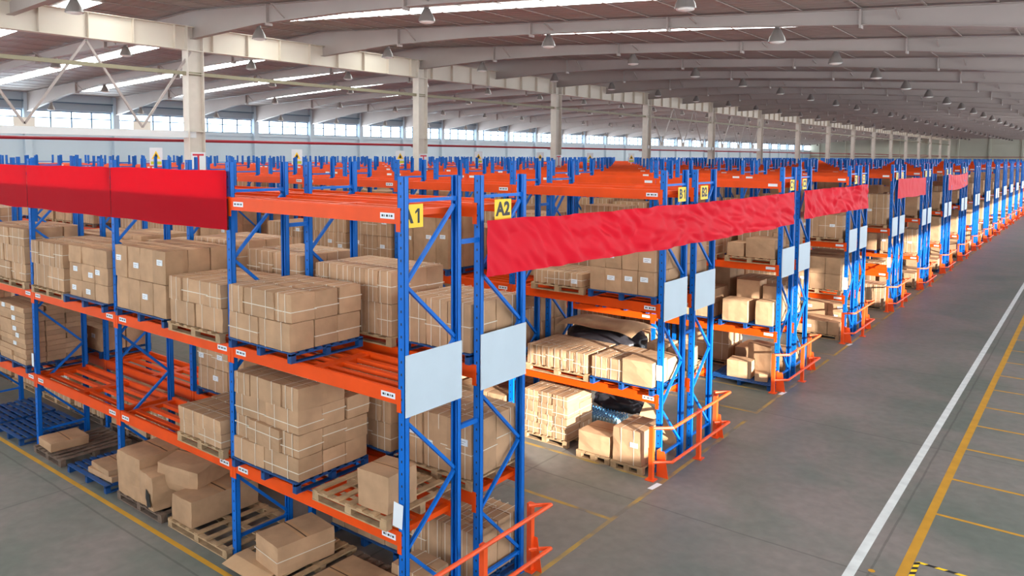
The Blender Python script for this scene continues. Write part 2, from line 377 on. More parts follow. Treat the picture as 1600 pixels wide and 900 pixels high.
for x0, y0 in ((.12, 5.95), (.14, 12.95), (.16, 19.4)):
    b = MB(); b.add([(x0, y0, .004), (x0+.10, y0+.0, .004), (x0+.14, y0+.32, .004), (x0+.03, y0+.32, .004)], [(0, 1, 2, 3)], white_p); b.build('floor_sticker', floor)
def hazard(name, x0, x1, y0, y1, n, alongx):
    b = MB()
    for i in range(n):
        for h, m in ((0, yellow_m), (.5, black_m)):
            if alongx:
                a = x0+(x1-x0)*(i+h)/n; c = x0+(x1-x0)*(i+h+.5)/n; b.add([(a, y0, .003), (c, y0, .003), (c+.05, y1, .003), (a+.05, y1, .003)], [(0, 1, 2, 3)], m)
            else:
                a = y0+(y1-y0)*(i+h)/n; c = y0+(y1-y0)*(i+h+.5)/n; b.add([(x0, a, .003), (x1, a+.05, .003), (x1, c+.05, .003), (x0, c, .003)], [(0, 1, 2, 3)], m)
    b.build(name, floor)
hazard('hazard_tape', 4.43, 7.5, 6.15, 6.21, 12, True); hazard('hazard_tape', 4.43, 4.50, 3.5, 6.15, 16, False)
b = MB(); b.lathe([(0, .003), (.05, .003)], (3.98, 5.5, 0), line_y2, 9); b.build('paint_spot', floor)

# ------------------------------------------------------------------ pallet racks
L, D, G = 3.54, 1.0, .371
H1, H2, H3 = 1.48, 3.213, 5.36
HE, HI = 5.74, 5.88
NB = 13
ZN = [5.40, 4.47, 3.69, 2.84, 1.98, 1.23, .36]       # zig-zag nodes, back/front alternating
def post_into(b, x, y, face, h, m=blue):
    # lipped channel: web on the outer side, open to the inside of the frame; x = outer edge (+x)
    w, d, t = .11, .075, .006
    s = 1 if face > 0 else -1; yo = y; yi = y + s*d
    ys = lambda a, c: (min(a, c), max(a, c))
    b.box(x-w, x, *ys(yo, yo+s*t), 0, h, m)
    b.box(x-t, x, *ys(yo, yi), 0, h, m); b.box(x-w, x-w+t, *ys(yo, yi), 0, h, m)
    b.box(x-w, x-w+.03, *ys(yi-s*t, yi), 0, h, m); b.box(x-.03, x, *ys(yi-s*t, yi), 0, h, m)
    b.box(x-w-.02, x+.02, *ys(yo-s*.02, yi+s*.02), 0, .012, m)
    for k in range(int(h/.15)): b.box(x-w+.045, x-w+.065, *ys(yo-s*.001, yo), .1+k*.15, .13+k*.15, black_m)
def braces_into(b, x, m=blue):
    xc = x-.055
    b.bar((xc, .07, 5.46), (xc, D-.07, 5.46), .04, .045, m, (1, 0, 0))
    for i in range(len(ZN)-1):
        ya, yb = (D-.08, .08) if i % 2 == 0 else (.08, D-.08)
        b.bar((xc, ya, ZN[i]-.02), (xc, yb, ZN[i+1]+.02), .04, .045, m, (1, 0, 0))
    b.bar((xc, .07, .30), (xc, D-.07, .30), .04, .045, m, (1, 0, 0))
    for z, y in ((5.46, .09), (5.46, D-.09), (.3, .09), (.3, D-.09)): b.box(xc-.03, xc+.03, y-.02, y+.02, z-.03, z+.03, m)
def rackmeshes():
    ms = {}
    for nm, h in (('E', HE), ('I', HI)):
        for sd, y, f in (('f', 0, 1), ('b', D, -1)):
            b = MB(); post_into(b, 0, y, f, h); ms['post'+sd+nm] = b.mesh('post')
        b = MB(); post_into(b, 0, 0, 1, h); post_into(b, 0, D, -1, h); braces_into(b, 0); ms['frame'+nm] = b.mesh('upright_frame')
    b = MB(); braces_into(b, 0); ms['brace'] = b.mesh('frame_brace')
    # beams: origin at post n outer corner, spans to the next post; y = 0 front face
    for nm, y, s in (('f', 0, 1), ('b', D, -1)):
        for lab in (0, 1):
            b = MB(); ya, yb = (y, y+.05) if s > 0 else (y-.05, y)
            b.box(-L+.0, -.11, ya, yb, -.17, 0, orange)
            b.box(-L+.0, -.11, ya+.006 if s > 0 else ya, yb if s > 0 else yb-.006, -.005, .012, orange)
            yo = y-.007 if s > 0 else y
            for xa, xb in ((-.13, -.06), (-L-.05, -L+.02)):
                b.box(xa, xb, yo, yo+.007, -.26, .02, orange)
            if lab:
                yl = y-.002 if s > 0 else y
                for xa in (-.40, -L+.08):
                    b.box(xa, xa+.24, yl, yl+.002, -.115, -.045, white_p)
            ms['beam'+nm+('L' if lab else '')] = b.mesh('beam')
    b = MB()
    for x in (-.2, -L/2-.03, -L/2+.07, -L+.08): b.box(x-.045, x+.045, .05, D-.05, -.09, -.02, orange)
    for y in (.25, .5, .75):
        b.box(-L/2+.07, -.2, y-.04, y+.04, -.085, -.022, orange); b.box(-L+.08, -L/2-.03, y-.04, y+.04, -.085, -.022, orange)
    ms['deck'] = b.mesh('deck_support')
    b = MB(); b.box(-.12, .12, 0, .002, -.035, .035, white_p)
    for x_, w_ in ((-.095, .03), (-.055, .012), (-.02, .035), (.03, .014), (.06, .03)): b.box(x_, x_+w_, -.001, 0, -.012, .014, black_m)
    ms['label'] = b.mesh('location_label')
    # whole far run as one mesh
    for gap in (0, 1):
      b = MB()
      for n in range(NB+1):
        post_into2(b, -n*L, 0, HE if n == 0 else HI); post_into2(b, -n*L, D-.075, HE if n == 0 else HI)
        b.bar((-n*L-.055, .07, 5.46), (-n*L-.055, D-.07, 5.46), .04, .045, blue, (1, 0, 0))
        if n == 0:
            for i in range(len(ZN)-1):
                ya, yb = (D-.08, .08) if i % 2 == 0 else (.08, D-.08)
                b.bar((-.055, ya, ZN[i]), (-.055, yb, ZN[i+1]), .04, .045, blue, (1, 0, 0))
        if n < NB and not (gap and n == 5):
            for h in (H1, H2, H3):
                for y in (0, D-.05): b.box(-(n+1)*L, -n*L-.11, y, y+.05, h-.17, h, orange)
                if h == H3 or n == 0: b.box(-n*L-.35, -n*L-.12, -.003, -.001, h-.12, h-.05, white_p)
      ms['far%d' % gap] = b.mesh('pallet_rack')
    return ms
def post_into2(b, x, y, h): b.box(x-.11, x, y, y+.075, 0, h, blue)
RM = rackmeshes()
LET = 'ABCDEFGHIJKLMNOPQRSTUVWXYZ'
def rack(row, side, y):
    back = side == 2
    code = (LET[row] + str(side)) if row < 4 else None
    face = 'far' if back else 'near'
    if row < 4: label = 'blue and orange pallet rack run carrying the yellow %s sign at its end' % code
    else: label = 'blue and orange pallet rack run, %s side of the %s double row from camera' % (face, ORD[row])
    if row >= 8:
        o = obj('pallet_rack', RM['far%d' % any(y-.35 < q < y+D+.35 for q in YC)], None, (0, y, 0)); return tag(o, label, 'storage rack', 'pallet racks filling the hall')
    t = thing('pallet_rack', label, 'storage rack', (0, y, 0), 'pallet racks filling the hall')
    for n in range(NB+1):
        k = 'E' if n == 0 else 'I'
        if row < 2:
            obj('post', RM['postf'+k], t, (-n*L, 0, 0)); obj('post', RM['postb'+k], t, (-n*L, 0, 0)); obj('frame_brace', RM['brace'], t, (-n*L, 0, 0))
        else: obj('upright_frame', RM['frame'+k], t, (-n*L, 0, 0))
        if n < NB and not (n == 5 and any(y-.35 < q < y+D+.35 for q in YC)):
            for h in (H1, H2, H3):
                if row < 2:
                    for sd in 'fb':
                        bm_ = obj('beam', RM['beam'+sd], t, (-n*L, 0, h))
                        if (sd == 'f') != back and n < 5:
                            yy = -.003 if sd == 'f' else D+.001
                            for xx in (-.28, -L+.2): obj('location_label', RM['label'], bm_, (xx, yy, -.08))
                    obj('deck_support', RM['deck'], t, (-n*L, 0, h))
                else:
                    obj('beam', RM['beamfL' if not back else 'beamf'], t, (-n*L, 0, h)); obj('beam', RM['beambL' if back else 'beamb'], t, (-n*L, 0, h))
                    if row < 4 and n < 4: obj('deck_support', RM['deck'], t, (-n*L, 0, h))
    return t
def guard_mesh(part):
    b = MB()
    P0, P1, P2 = (-.0, -.37), (.27, 1.13), (.06, 2.45)
    if part == 'post0' or part == 'post2' or part == 'post1':
        p = {'post0': P0, 'post1': P1, 'post2': P2}[part]
        b.box(p[0]-.04, p[0]+.04, p[1]-.04, p[1]+.04, 0, 1.0, guard_m); b.box(p[0]-.09, p[0]+.09, p[1]-.09, p[1]+.09, 0, .015, guard_m)
    elif part[:4] == 'rail':
        z = {'rail0': .98, 'rail1': .33}[part]
        b.tube([(P0[0], P0[1], z), (.3, -.12, z), (.3, P1[1], z), (.3, 2.62, z), (P2[0], 2.4, z)], .03, guard_m, 8)
    else:
        y = -.16 if part == 'shield0' else 2.48; s = 1 if part == 'shield0' else -1
        b.box(-.0, .16, y, y+.008, 0, .5, guard_m); b.add([(.16, y, 0), (.24, y, 0), (.16, y, .5), (.16, y+.008, 0), (.24, y+.008, 0), (.16, y+.008, .5)], [(0, 1, 2), (5, 4, 3), (0, 2, 5, 3), (1, 4, 5, 2), (0, 3, 4, 1)], guard_m)
        b.box(-.0, .008, y-.0, y+s*.16 if s > 0 else y+.008, 0, .5, guard_m)
    return b.mesh({'p': 'bollard', 'r': 'rail', 's': 'shield_plate'}[part[0]])
GP = {p: guard_mesh(p) for p in ('post0', 'post1', 'post2', 'rail0', 'rail1', 'shield0', 'shield1')}
NMG = {'p': 'bollard', 'r': 'rail', 's': 'shield_plate'}
def text_mesh(s, size, m):
    one = s[-1] == '1'
    if one: s = s[:-1]
    cu = bpy.data.curves.new('t', 'FONT'); cu.body = s; cu.size = size; cu.align_x = 'RIGHT' if one else 'CENTER'; cu.align_y = 'CENTER'; cu.offset = size*.045; cu.resolution_u = 3
    o = bpy.data.objects.new('t', cu); C.objects.link(o); dg = bpy.context.evaluated_depsgraph_get()
    me = bpy.data.meshes.new_from_object(o.evaluated_get(dg)); bpy.data.objects.remove(o)
    if one:
        bmx = bmesh.new(); bmx.from_mesh(me)
        for pts in (((.085, -.088), (.12, -.088), (.12, .088), (.085, .088)), ((.085, .088), (.045, .052), (.045, .022), (.085, .05))):
            bmx.faces.new([bmx.verts.new((x, y, 0)) for x, y in pts])
        bmx.to_mesh(me); bmx.free()
    if 1:
        pass
    me.materials.clear(); me.materials.append(m); me.name = 'lettering'; return me
boardm = MB(); boardm.box(0, .012, .0, .99, 2.905, 3.648, board_m); boardm = boardm.mesh('white_board')
for r, y in enumerate(PITCH):
    for side, yy in ((1, y), (2, y+D+G)):
        rack(r, side, yy)
        o = obj('blank_board', boardm, None, (.004, yy+.005, 0))
        if r < 4: lb = 'blank white board on the end frame of rack %s' % (LET[r]+str(side))
        else: lb = 'blank white board on %s frame of the %s double row from camera' % ('near' if side == 1 else 'far', ORD[r])
        tag(o, lb, 'board', 'blank white boards on the rack ends')
        if r < 8:
            ys0 = yy + (.05 if (r == 0 and side == 1) else (.32 if r == 0 else .58 if side == 1 else .24))
            if r == 0 and side == 2: ys0 = yy+.32
            sg = MB(); sg.box(-.004, .0, 0, .36, 5.13, 5.41, yellow_m)
            s_ = sg.build('aisle_sign', None, (-.125 if (r == 0 and side == 1) else -.02, ys0, 0))
            if r == 0 and side == 1: s_.location.x = -.115; s_.location.y = yy+.07
            tm = obj('lettering', text_mesh(LET[r]+str(side), .25, black_m), s_, (.002, .18, 5.27)); tm.rotation_euler = (PI/2, 0, PI/2)
            if r < 4: tag(s_, 'yellow rack sign reading %s in black' % (LET[r]+str(side)), 'sign', 'yellow rack signs')
            else: tag(s_, 'small yellow rack sign on %s frame of %s double row from camera' % ('near' if side == 1 else 'far', ORD[r]), 'sign', 'yellow rack signs')
    for n in range(0, NB+1) if r < 3 else (0,):
        for z in (4.9, 2.5) if n == 0 else (4.9,):
            b = MB(); b.box(-n*L-.08, -n*L-.03, y+D, y+D+G, z-.03, z+.03, blue)
            tag(b.build('row_spacer'), 'short blue tie bar %s joining the two runs of row %s, %s frame' % ('high up' if z > 4 else 'lower down', LET[r] if r < 26 else 'number '+str(r+1), ORD[n]), 'tie bar', 'blue tie bars between back-to-back racks')
    g = thing('rack_guard', 'orange tubular end guard around the foot of the %s double row' % ORD[r] if r > 3 else 'orange tubular end guard at the foot of racks %s1 and %s2' % (LET[r], LET[r]), 'guard rail', (0, y, 0), 'orange rack end guards')
    for p, me in GP.items(): obj(NMG[p[0]], me, g)
# red banners
def cloth(name, pts_top, pts_bot, nx, nz, amp, seed, label, sag=0, m=None):
    # pts in (x, y, z) at both ends
    (a0, a1), (b0, b1) = pts_top, pts_bot
    a0, a1, b0, b1 = map(Vector, (a0, a1, b0, b1)); nrm = (a1-a0).cross(b0-a0).normalized()
    vs = []; fs = []
    for j in range(nz+1):
        for i in range(nx+1):
            u = i/nx; v = j/nz; p = (a0.lerp(a1, u)).lerp(b0.lerp(b1, u), v)
            p.z -= sag*4*u*(1-u)
            e = min(1, min(u, 1-u)*12)
            d = (p-a0).dot((a1-a0).normalized())
            th = -.6+.35*min(1, u*2); ca, sa = math.cos(th), math.sin(th); zz = p.z
            fa, fb = d*ca+zz*sa, -d*sa+zz*ca
            h = (1-2*abs(noise.noise(Vector((fa*.9, fb*3.4, seed)))))*.55+noise.noise(Vector((fa*2.2, fb*7.5, seed+4)))*.35+noise.noise(Vector((d*.7, zz*1.5, seed)))*.5-.3
            p += nrm*h*amp*(.35+.65*e); p.z += noise.noise(Vector((d*.9, seed, v)))*.03*e
            vs.append(p)
    k = nx+1
    for j in range(nz):
        for i in range(nx): fs.append((j*k+i, j*k+i+1, (j+1)*k+i+1, (j+1)*k+i))
    b = MB(); b.add(vs, fs, m or banner_m); o = b.build(name); o.data.shade_smooth()
    return tag(o, label, 'banner', 'red cloth banners on the racks')
for n, wd in ((1, 'nearest the A1 end'), (2, 'between the other two'), (3, 'cut by the left picture edge')):
    cloth('red_banner', ((-(n+1)*L+.01, -.05, 5.75), (-n*L-.01, -.05, 5.75)), ((-(n+1)*L+.01, -.05, 4.9), (-n*L-.01, -.05, 4.9)), 50, 14, .012, n*7.3, 'flat red banner along the top of rack A1, segment '+wd)
    ban = bpy.context.scene.collection.objects[-1]; b = MB(); b.box(-(n+1)*L+.01, -n*L-.01, -.032, -.030, 4.9, 5.355, bag_m); b.build('backlight_blocker', ban)  # unseen opaque strip added to keep backlight off the lower half
cloth('red_banner', ((.12, 1.37, 5.16), (.13, 13.84, 5.1)), ((.12, 1.37, 4.42), (.13, 13.88, 4.27)), 340, 28, .13, 3.1, 'long wrinkled red banner hanging across the aisle from A2 past B', .04, banner_h)
cloth('red_banner', ((.12, 14.66, 5.11), (.12, 21.8, 5.09)), ((.12, 14.7, 4.35), (.12, 21.87, 4.28)), 160, 20, .13, 9.4, 'short wrinkled red banner hanging across the aisle between C and D', 0, banner_h)
cloth('red_banner', ((.02, 27.2, 5.16), (.02, 33.3, 5.11)), ((.02, 27.2, 4.38), (.02, 33.3, 4.31)), 60, 8, .03, 5.5, 'smooth pale red banner across the aisle, third along the main aisle', 0, banner_h)
cloth('red_banner', ((.006, 40.0, 5.16), (.006, 47.4, 5.2)), ((.006, 40.1, 4.3), (.006, 47.6, 4.4)), 60, 8, .06, 1.5, 'farthest small sagging red banner beside the main aisle', .12, banner_h)

# ------------------------------------------------------------------ pallets
def pallet_parts(kind, sx, sy, seed=0):
    r = random.Random(seed); parts = []
    if kind == 'blue':
        b = MB(); n = 9
        for i in range(n):
            y = i*(sy-.08)/(n-1); b.box(0, sx, y, y+.08, .125, .145, steel_blue)
        b.box(0, .05, 0, sy, .105, .125, steel_blue); b.box(sx-.05, sx, 0, sy, .105, .125, steel_blue)
        parts.append(('deck', b))
        for x in (0, sx/2-.04, sx-.08):
            b = MB()
            for y in (0, sy/2-.04, sy-.08): b.box(x, x+.08, y, y+.08, .02, .125, steel_blue)
            b.box(x, x+.08, 0, sy, 0, .02, steel_blue); b.box(x+.02, x+.06, 0, sy, .095, .125, steel_blue); parts.append(('runner', b))
    else:
        m = wood if kind == 'wood' else wood_d
        b = MB(); n = 7; wd = .1
        for i in range(n):
            x = i*(sx-wd)/(n-1)+r.uniform(-.008, .008); b.box(x if 0 < i < n-1 else (0 if i == 0 else sx-wd), (x if 0 < i < n-1 else (0 if i == 0 else sx-wd))+wd, r.uniform(-.01, .01), sy+r.uniform(-.01, .01), .12, .14, m)
        parts.append(('deck', b))
        for y in (0, sy/2-.05, sy-.1):
            b = MB(); b.box(0, sx, y, y+.1, .1, .12, m)
            for x in (0, sx/2-.06, sx-.12): b.box(x, x+.12, y+.005, y+.095, .018, .1, m)
            b.box(0, sx, y, y+.1, 0, .018, m); parts.append(('runner', b))
    return parts
PAL = []; CART = []
LV = {0: ('floor', .003), 1: ('lower shelf', H1+.013), 2: ('middle shelf', H2+.013), 3: ('top shelf', H3+.013)}
def where(ctx):
    row, side, bay, lev, pos = ctx
    code = '%s%d' % (LET[row], side) if row < 26 else 'far row'
    return '%s load' % pos, '%s %s' % (code, LV[lev][0]), '%s bay' % ORD[bay]
def blocked(x0, x1, y0, y1): return x1 > RID-.35 and x0 < RID+.35 and any(y1 > q-.4 and y0 < q+.4 for q in YC)
def pallet(ctx, kind, x0, x1, y0, y1, z=None, empty=False, note=''):
    z = LV[ctx[3]][1] if z is None else z
    if not blocked(x0, x1, y0, y1): PAL.append(dict(ctx=ctx, kind=kind, x0=x0, sx=x1-x0, y0=y0, sy=y1-y0, z=z, empty=empty, note=note))
    return z+.147
def carton(ctx, x0, x1, y0, y1, z0, z1, strap=1, lab=0, rot=0, tone=None, where_=None, tilt=0, batch=None):
    if blocked(x0-.5, x1+.5, y0, y1): return
    CART.append(dict(ctx=ctx, c=((x0+x1)/2, (y0+y1)/2, (z0+z1)/2), d=(x1-x0, y1-y0, z1-z0), strap=strap, lab=lab, rot=rot, tilt=tilt,
        tone=tone if tone else R.uniform(.86, 1.1), pl=where_, batch=batch, hits=0))
def stack(ctx, x0, x1, y0, y1, z0, nx, ny, nz, h, strap=1, lab=0, jit=.01, miss=(), brick=True, shell=True):
    w, d = (x1-x0)/nx, (y1-y0)/ny
    for k in range(nz):
        for j in range(ny):
            off = (w/2 if brick and k % 2 else 0)
            cells = []
            if brick and k % 2 and nx > 1:
                xs = [0]+[w/2+i*w for i in range(nx)]+[x1-x0]; cells = list(zip(xs, xs[1:]))
                if w > .5: cells = list(zip(xs, xs[1:]))
            else: cells = [(i*w, (i+1)*w) for i in range(nx)]
            for i, (a, b_) in enumerate(cells):
                if (i, j, k) in miss or (i-len(cells), j, k) in miss: continue
                if shell and not (j == 0 or k == nz-1 or i == len(cells)-1 or (j == ny-1 and i == 0)): continue
                jx, jy = R.uniform(-jit, jit), R.uniform(-jit, jit)
                pl = (k, nz, j, ny, i, len(cells))
                carton(ctx, x0+a+.004+jx*.3, x0+b_-.004+jx*.3, y0+j*d+.004+jy, y0+(j+1)*d-.004+jy, z0+k*h, z0+(k+1)*h-.004, strap, lab if R.random() < .6 else 0, R.uniform(-jit, jit), where_=pl)
A = lambda bay, lev, pos, side=1, row=0: (row, side, bay, lev, pos)
W = 'wood'; B_ = 'blue'; WD = 'dark'
# --- rack A1, nearest run
c = A(0, 2, 'left'); z = pallet(c, B_, -3.46, -2.0, -.12, 1.12); stack(c, -3.46, -2.02, -.1, 1.1, z, 2, 3, 2, .385, 1, 0, .018)
c = A(1, 2, 'left'); z = pallet(c, B_, -6.92, -5.3, -.1, 1.1); stack(c, -6.9, -5.25, -.08, 1.08, z, 4, 3, 2, .54, 0, 1, brick=False)
c = A(1, 2, 'right'); z = pallet(c, W, -5.18, -3.72, -.1, 1.1); stack(c, -5.15, -3.72, -.08, 1.08, z, 2, 3, 2, .36, 1, 0, .02)
c = A(2, 2, 'right'); z = pallet(c, B_, -8.85, -7.25, -.15, 1.1); stack(c, -8.72, -7.22, -.08, 1.08, z, 3, 3, 3, .31, 0, 1, brick=False)
c = A(2, 2, 'left'); z = pallet(c, W, -10.45, -8.95, -.1, 1.1); stack(c, -10.42, -8.98, -.08, 1.08, z, 2, 3, 2, .45, 1, 0, .02)
c = A(3, 2, 'right'); z = pallet(c, W, -12.3, -10.8, -.1, 1.1); stack(c, -12.28, -10.82, -.08, 1.08, z, 2, 3, 3, .36, 1, 0, .02)
c = A(3, 2, 'left'); z = pallet(c, W, -13.95, -12.5, -.1, 1.1); stack(c, -13.9, -12.5, -.08, 1.08, z, 2, 3, 3, .34, 1, 0, .02)
c = A(0, 1, 'left'); z = pallet(c, B_, -3.4, -1.9, -.14, 1.12); stack(c, -3.38, -1.9, -.1, 1.12, z, 2, 3, 4, .315, 1, 0, .03, miss=((-1, 2, 3),))
c = A(0, 1, 'right'); z = pallet(c, W, -1.62, -.22, -.1, 1.15); carton(c, -.82, -.3, -.02, .5, z, z+.47, 0, rot=.06, where_='alone')
c = A(1, 1, 'right'); z = pallet(c, W, -4.98, -3.7, -.1, 1.05); stack(c, -4.96, -3.74, -.08, 1.0, z, 2, 2, 2, .21, 1, 0, .02, brick=False)
c = A(3, 1, 'right'); z = pallet(c, B_, -12.3, -10.82, -.1, 1.1); stack(c, -12.28, -10.9, -.08, 1.08, z, 2, 3, 11, .108, 0, 1, .02, brick=False)
c = A(3, 1, 'left'); z = pallet(c, B_, -13.9, -12.45, -.1, 1.1); stack(c, -13.9, -12.5, -.08, 1.08, z, 2, 3, 9, .108, 0, 0, .02, brick=False)
# floor level of A1
c = A(0, 0, 'left'); z = pallet(c, W, -3.45, -2.2, -.1, 1.15); carton(c, -2.98, -2.35, -.06, .85, z, z+.42, 2, rot=-.12, where_='alone')
c = A(0, 0, 'middle'); z = pallet(c, WD, -2.1, -1.1, .0, 1.1); carton(c, -2.0, -1.25, .05, .9, z, z+.05, 0, where_='flat')
c = A(0, 0, 'right'); z = pallet(c, W, -1.0, -.15, .0, 1.15); carton(c, -.95, -.25, .05, .6, z, z+.3, 0, rot=.05, where_='alone')
carton(c, -.9, -.3, .62, 1.1, z, z+.42, 1, rot=-.03, where_='alone2')
c = A(1, 0, 'left'); z = pallet(c, WD, -6.95, -5.45, -.15, 1.15)
c2 = A(1, 0, 'right'); z2 = pallet(c2, W, -5.3, -3.62, -.12, 1.15); carton(c2, -5.2, -4.62, -.1, 1.1, z2, z2+.42, 0, where_='alone')
c = A(2, 0, 'left'); z = pallet(c, WD, -10.35, -9.1, -.2, 1.15); carton(c, -10.25, -9.6, -.15, .55, z, z+.17, 0, rot=-.05, where_='alone')
c = A(2, 0, 'right'); z = pallet(c, B_, -8.8, -7.25, -.2, .95); carton(c, -8.15, -7.3, -.1, .6, z, z+.1, 0, rot=.04, where_='alone'); carton(c, -8.1, -7.35, -.08, .55, z+.1, z+.2, 0, rot=-.05, where_='flat')
pallet(A(3, 0, 'right'), B_, -12.2, -10.9, -.25, 1.0, empty=True); pallet(A(3, 0, 'left'), B_, -13.7, -12.35, -.25, 1.0, empty=True)
# --- rack A2
Y2 = D+G
def A2(bay, lev, pos): return A(bay, lev, pos, 2)
c = A2(0, 2, 'left'); z = pallet(c, W, -3.36, -1.62, Y2-.05, Y2+1.1); stack(c, -3.34, -1.64, Y2-.03, Y2+1.08, z, 6, 3, 2, .47, 1, brick=False)
c = A2(0, 2, 'right'); z = pallet(c, B_, -1.38, -.14, Y2-.05, Y2+1.1); stack(c, -1.36, -.15, Y2-.03, Y2+1.08, z, 3, 2, 1, .66, 1, brick=False)
c = A2(1, 2, 'right'); z = pallet(c, W, -5.2, -3.75, Y2-.05, Y2+1.1); stack(c, -5.2, -3.75, Y2-.03, Y2+1.08, z, 4, 2, 2, .5, 1, brick=False)
c = A2(1, 2, 'left'); z = pallet(c, B_, -6.9, -5.45, Y2-.05, Y2+1.1); stack(c, -6.9, -5.45, Y2-.03, Y2+1.08, z, 4, 2, 2, .55, 1, brick=False)
c = A2(0, 1, 'right'); z = pallet(c, W, -1.5, -.12, Y2-.02, Y2+1.1); stack(c, -1.5, -.14, Y2, Y2+1.08, z, 3, 2, 1, .78, 1, 1, brick=False)
c = A2(0, 1, 'left'); z = pallet(c, B_, -3.35, -1.7, Y2-.02, Y2+1.1); stack(c, -3.3, -1.7, Y2, Y2+1.08, z, 4, 2, 2, .42, 1)
c = A2(0, 0, 'right'); z = pallet(c, B_, -1.35, -.12, Y2+.02, Y2+1.1); stack(c, -1.35, -.14, Y2+.05, Y2+1.08, z, 4, 2, 1, .72, 1, 1, brick=False)
c = A2(0, 0, 'left'); z = pallet(c, B_, -3.1, -1.6, Y2+.02, Y2+1.1); stack(c, -3.1, -1.6, Y2+.05, Y2+1.08, z, 5, 2, 1, .68, 0, 1, brick=False)
for bay in range(1, 6):
    for lev in (0, 1) + ((2,) if bay > 1 else ()):
        for pos, xa, xb in (('left', -3.38, -1.85), ('right', -1.7, -.18)):
            if R.random() < .22: continue
            c = A2(bay, lev, pos); x0 = -bay*L; z = pallet(c, R.choice((W, B_, WD)), x0+xa, x0+xb, Y2-.03, Y2+1.1)
            n = R.choice((3, 4, 5)); kz = R.choice((1, 2, 2)); stack(c, x0+xa+.02, x0+xb-.02, Y2, Y2+1.08, z, n, 2, kz, R.uniform(.85, 1.1)/2 if lev else R.uniform(.35, .45), R.choice((0, 1)), 1, brick=False)
# --- row B
YB = PITCH[1]
def Bc(bay, lev, pos, side=1): return A(bay, lev, pos, side, 1)
c = Bc(0, 2, 'left'); z = pallet(c, W, -3.0, -1.7, YB-.1, YB+1.1); stack(c, -2.95, -1.75, YB-.08, YB+1.05, z, 4, 3, 1, .26, 1, 1, brick=False)
c = Bc(0, 2, 'right'); z = pallet(c, B_, -1.58, -.12, YB-.12, YB+1.1); stack(c, -1.56, -.14, YB-.1, YB+1.05, z, 4, 2, 2, .46, 0, 1, brick=False)
c = Bc(0, 1, 'left'); z = pallet(c, W, -3.1, -1.55, YB-.12, YB+1.1); stack(c, -3.08, -1.6, YB-.1, YB+1.05, z, 9, 2, 1, .40, 1, brick=False)
c = Bc(0, 1, 'right'); z = pallet(c, B_, -1.5, -.12, YB-.14, YB+1.1)
stack(c, -1.48, -.8, YB-.1, YB+1.05, z, 2, 2, 1, .41, 1, brick=False); carton(c, -.78, -.14, YB-.12, YB+.5, z, z+.47, 0, tone=1.08, where_='alone'); carton(c, -.78, -.14, YB+.52, YB+1.05, z, z+.42, 0, where_='alone2')
c = Bc(0, 0, 'left'); z = pallet(c, W, -3.2, -2.05, YB-.1, YB+1.0); stack(c, -3.17, -2.07, YB-.08, YB+.9, z, 3, 2, 4, .228, 1, 0, .02, brick=False)
c = Bc(0, 0, 'right'); z = pallet(c, W, -.9, -.2, YB-.33, YB+.7); carton(c, -.86, -.24, YB-.31, YB+.55, z, z+.66, 1, 1, where_='alone')
c = Bc(0, 0, 'middle'); z = pallet(c, W, -1.7, -.93, YB-.3, YB+.6); carton(c, -1.66, -.95, YB-.28, YB+.45, z, z+.40, 0, tone=1.05, where_='alone')
cw = Bc(0, 0, 'rear'); zw = pallet(cw, W, -2.95, -1.45, YB+1.06, YB+2.1)
c = Bc(0, 1, 'right', 2); z = pallet(c, W, -1.15, -.15, YB+Y2, YB+Y2+1.05); carton(c, -1.05, -.62, YB+Y2+.02, YB+Y2+.6, z, z+.45, 0, where_='alone'); carton(c, -.58, -.16, YB+Y2+.05, YB+Y2+.6, z, z+.4, 0, where_='alone2')
cs = Bc(0, 1, 'left', 2); zs = pallet(cs, WD, -3.3, -1.3, YB+Y2-.1, YB+Y2+1.1)
for side in (1, 2):
    for bay in range(0, NB):
        for lev in ((0, 1, 2) if bay < 5 else (2,)):
            if side == 1 and bay == 0: continue
            if side == 2 and bay == 0 and lev < 2: continue
            for pos, xa, xb in (('left', -3.38, -1.85), ('right', -1.7, -.18)):
                if R.random() < .15: continue
                x0 = -bay*L; y0 = YB+(0 if side == 1 else Y2); c = Bc(bay, lev, pos, side); z = pallet(c, R.choice((W, B_, WD)), x0+xa, x0+xb, y0-.06, y0+1.08)
                kz = R.choice((1, 2, 2)); tot = R.uniform(.7, 1.25) if lev else R.uniform(.5, .9); n = R.choice((3, 3, 4, 5))
                stack(c, x0+xa+.02, x0+xb-.02, y0-.04, y0+1.05, z, n, 2, kz, tot/kz, R.choice((0, 1)), 1, brick=False)
# --- row C, bay nearest the aisle
YCc = PITCH[2]
def Cc(bay, lev, pos, side=1): return A(bay, lev, pos, side, 2)
c = Cc(0, 1, 'right'); z = pallet(c, B_, -1.6, -.14, YCc-.12, YCc+1.1)
carton(c, -1.5, -.82, YCc-.1, YCc+.45, z, z+.58, 0, tone=1.06, where_='alone'); carton(c, -1.35, -.72, YCc+.5, YCc+1.05, z, z+1.05, 0, where_='tall'); carton(c, -.6, -.16, YCc-.1, YCc+.4, z, z+.62, 0, tone=1.05, where_='alone2'); carton(c, -.62, -.16, YCc+.45, YCc+1.0, z, z+.95, 0, where_='tall2')
c = Cc(0, 1, 'left'); z = pallet(c, B_, -3.2, -1.75, YCc-.1, YCc+1.1); stack(c, -3.2, -1.8, YCc, YCc+1, z, 3, 2, 2, .38, 0, brick=False)
c = Cc(0, 2, 'right'); z = pallet(c, W, -1.5, -.16, YCc-.05, YCc+1.1); carton(c, -.95, -.18, YCc, YCc+.9, z, z+.5, 0, where_='alone'); carton(c, -1.45, -1.0, YCc, YCc+.7, z, z+.35, 0, where_='alone2')
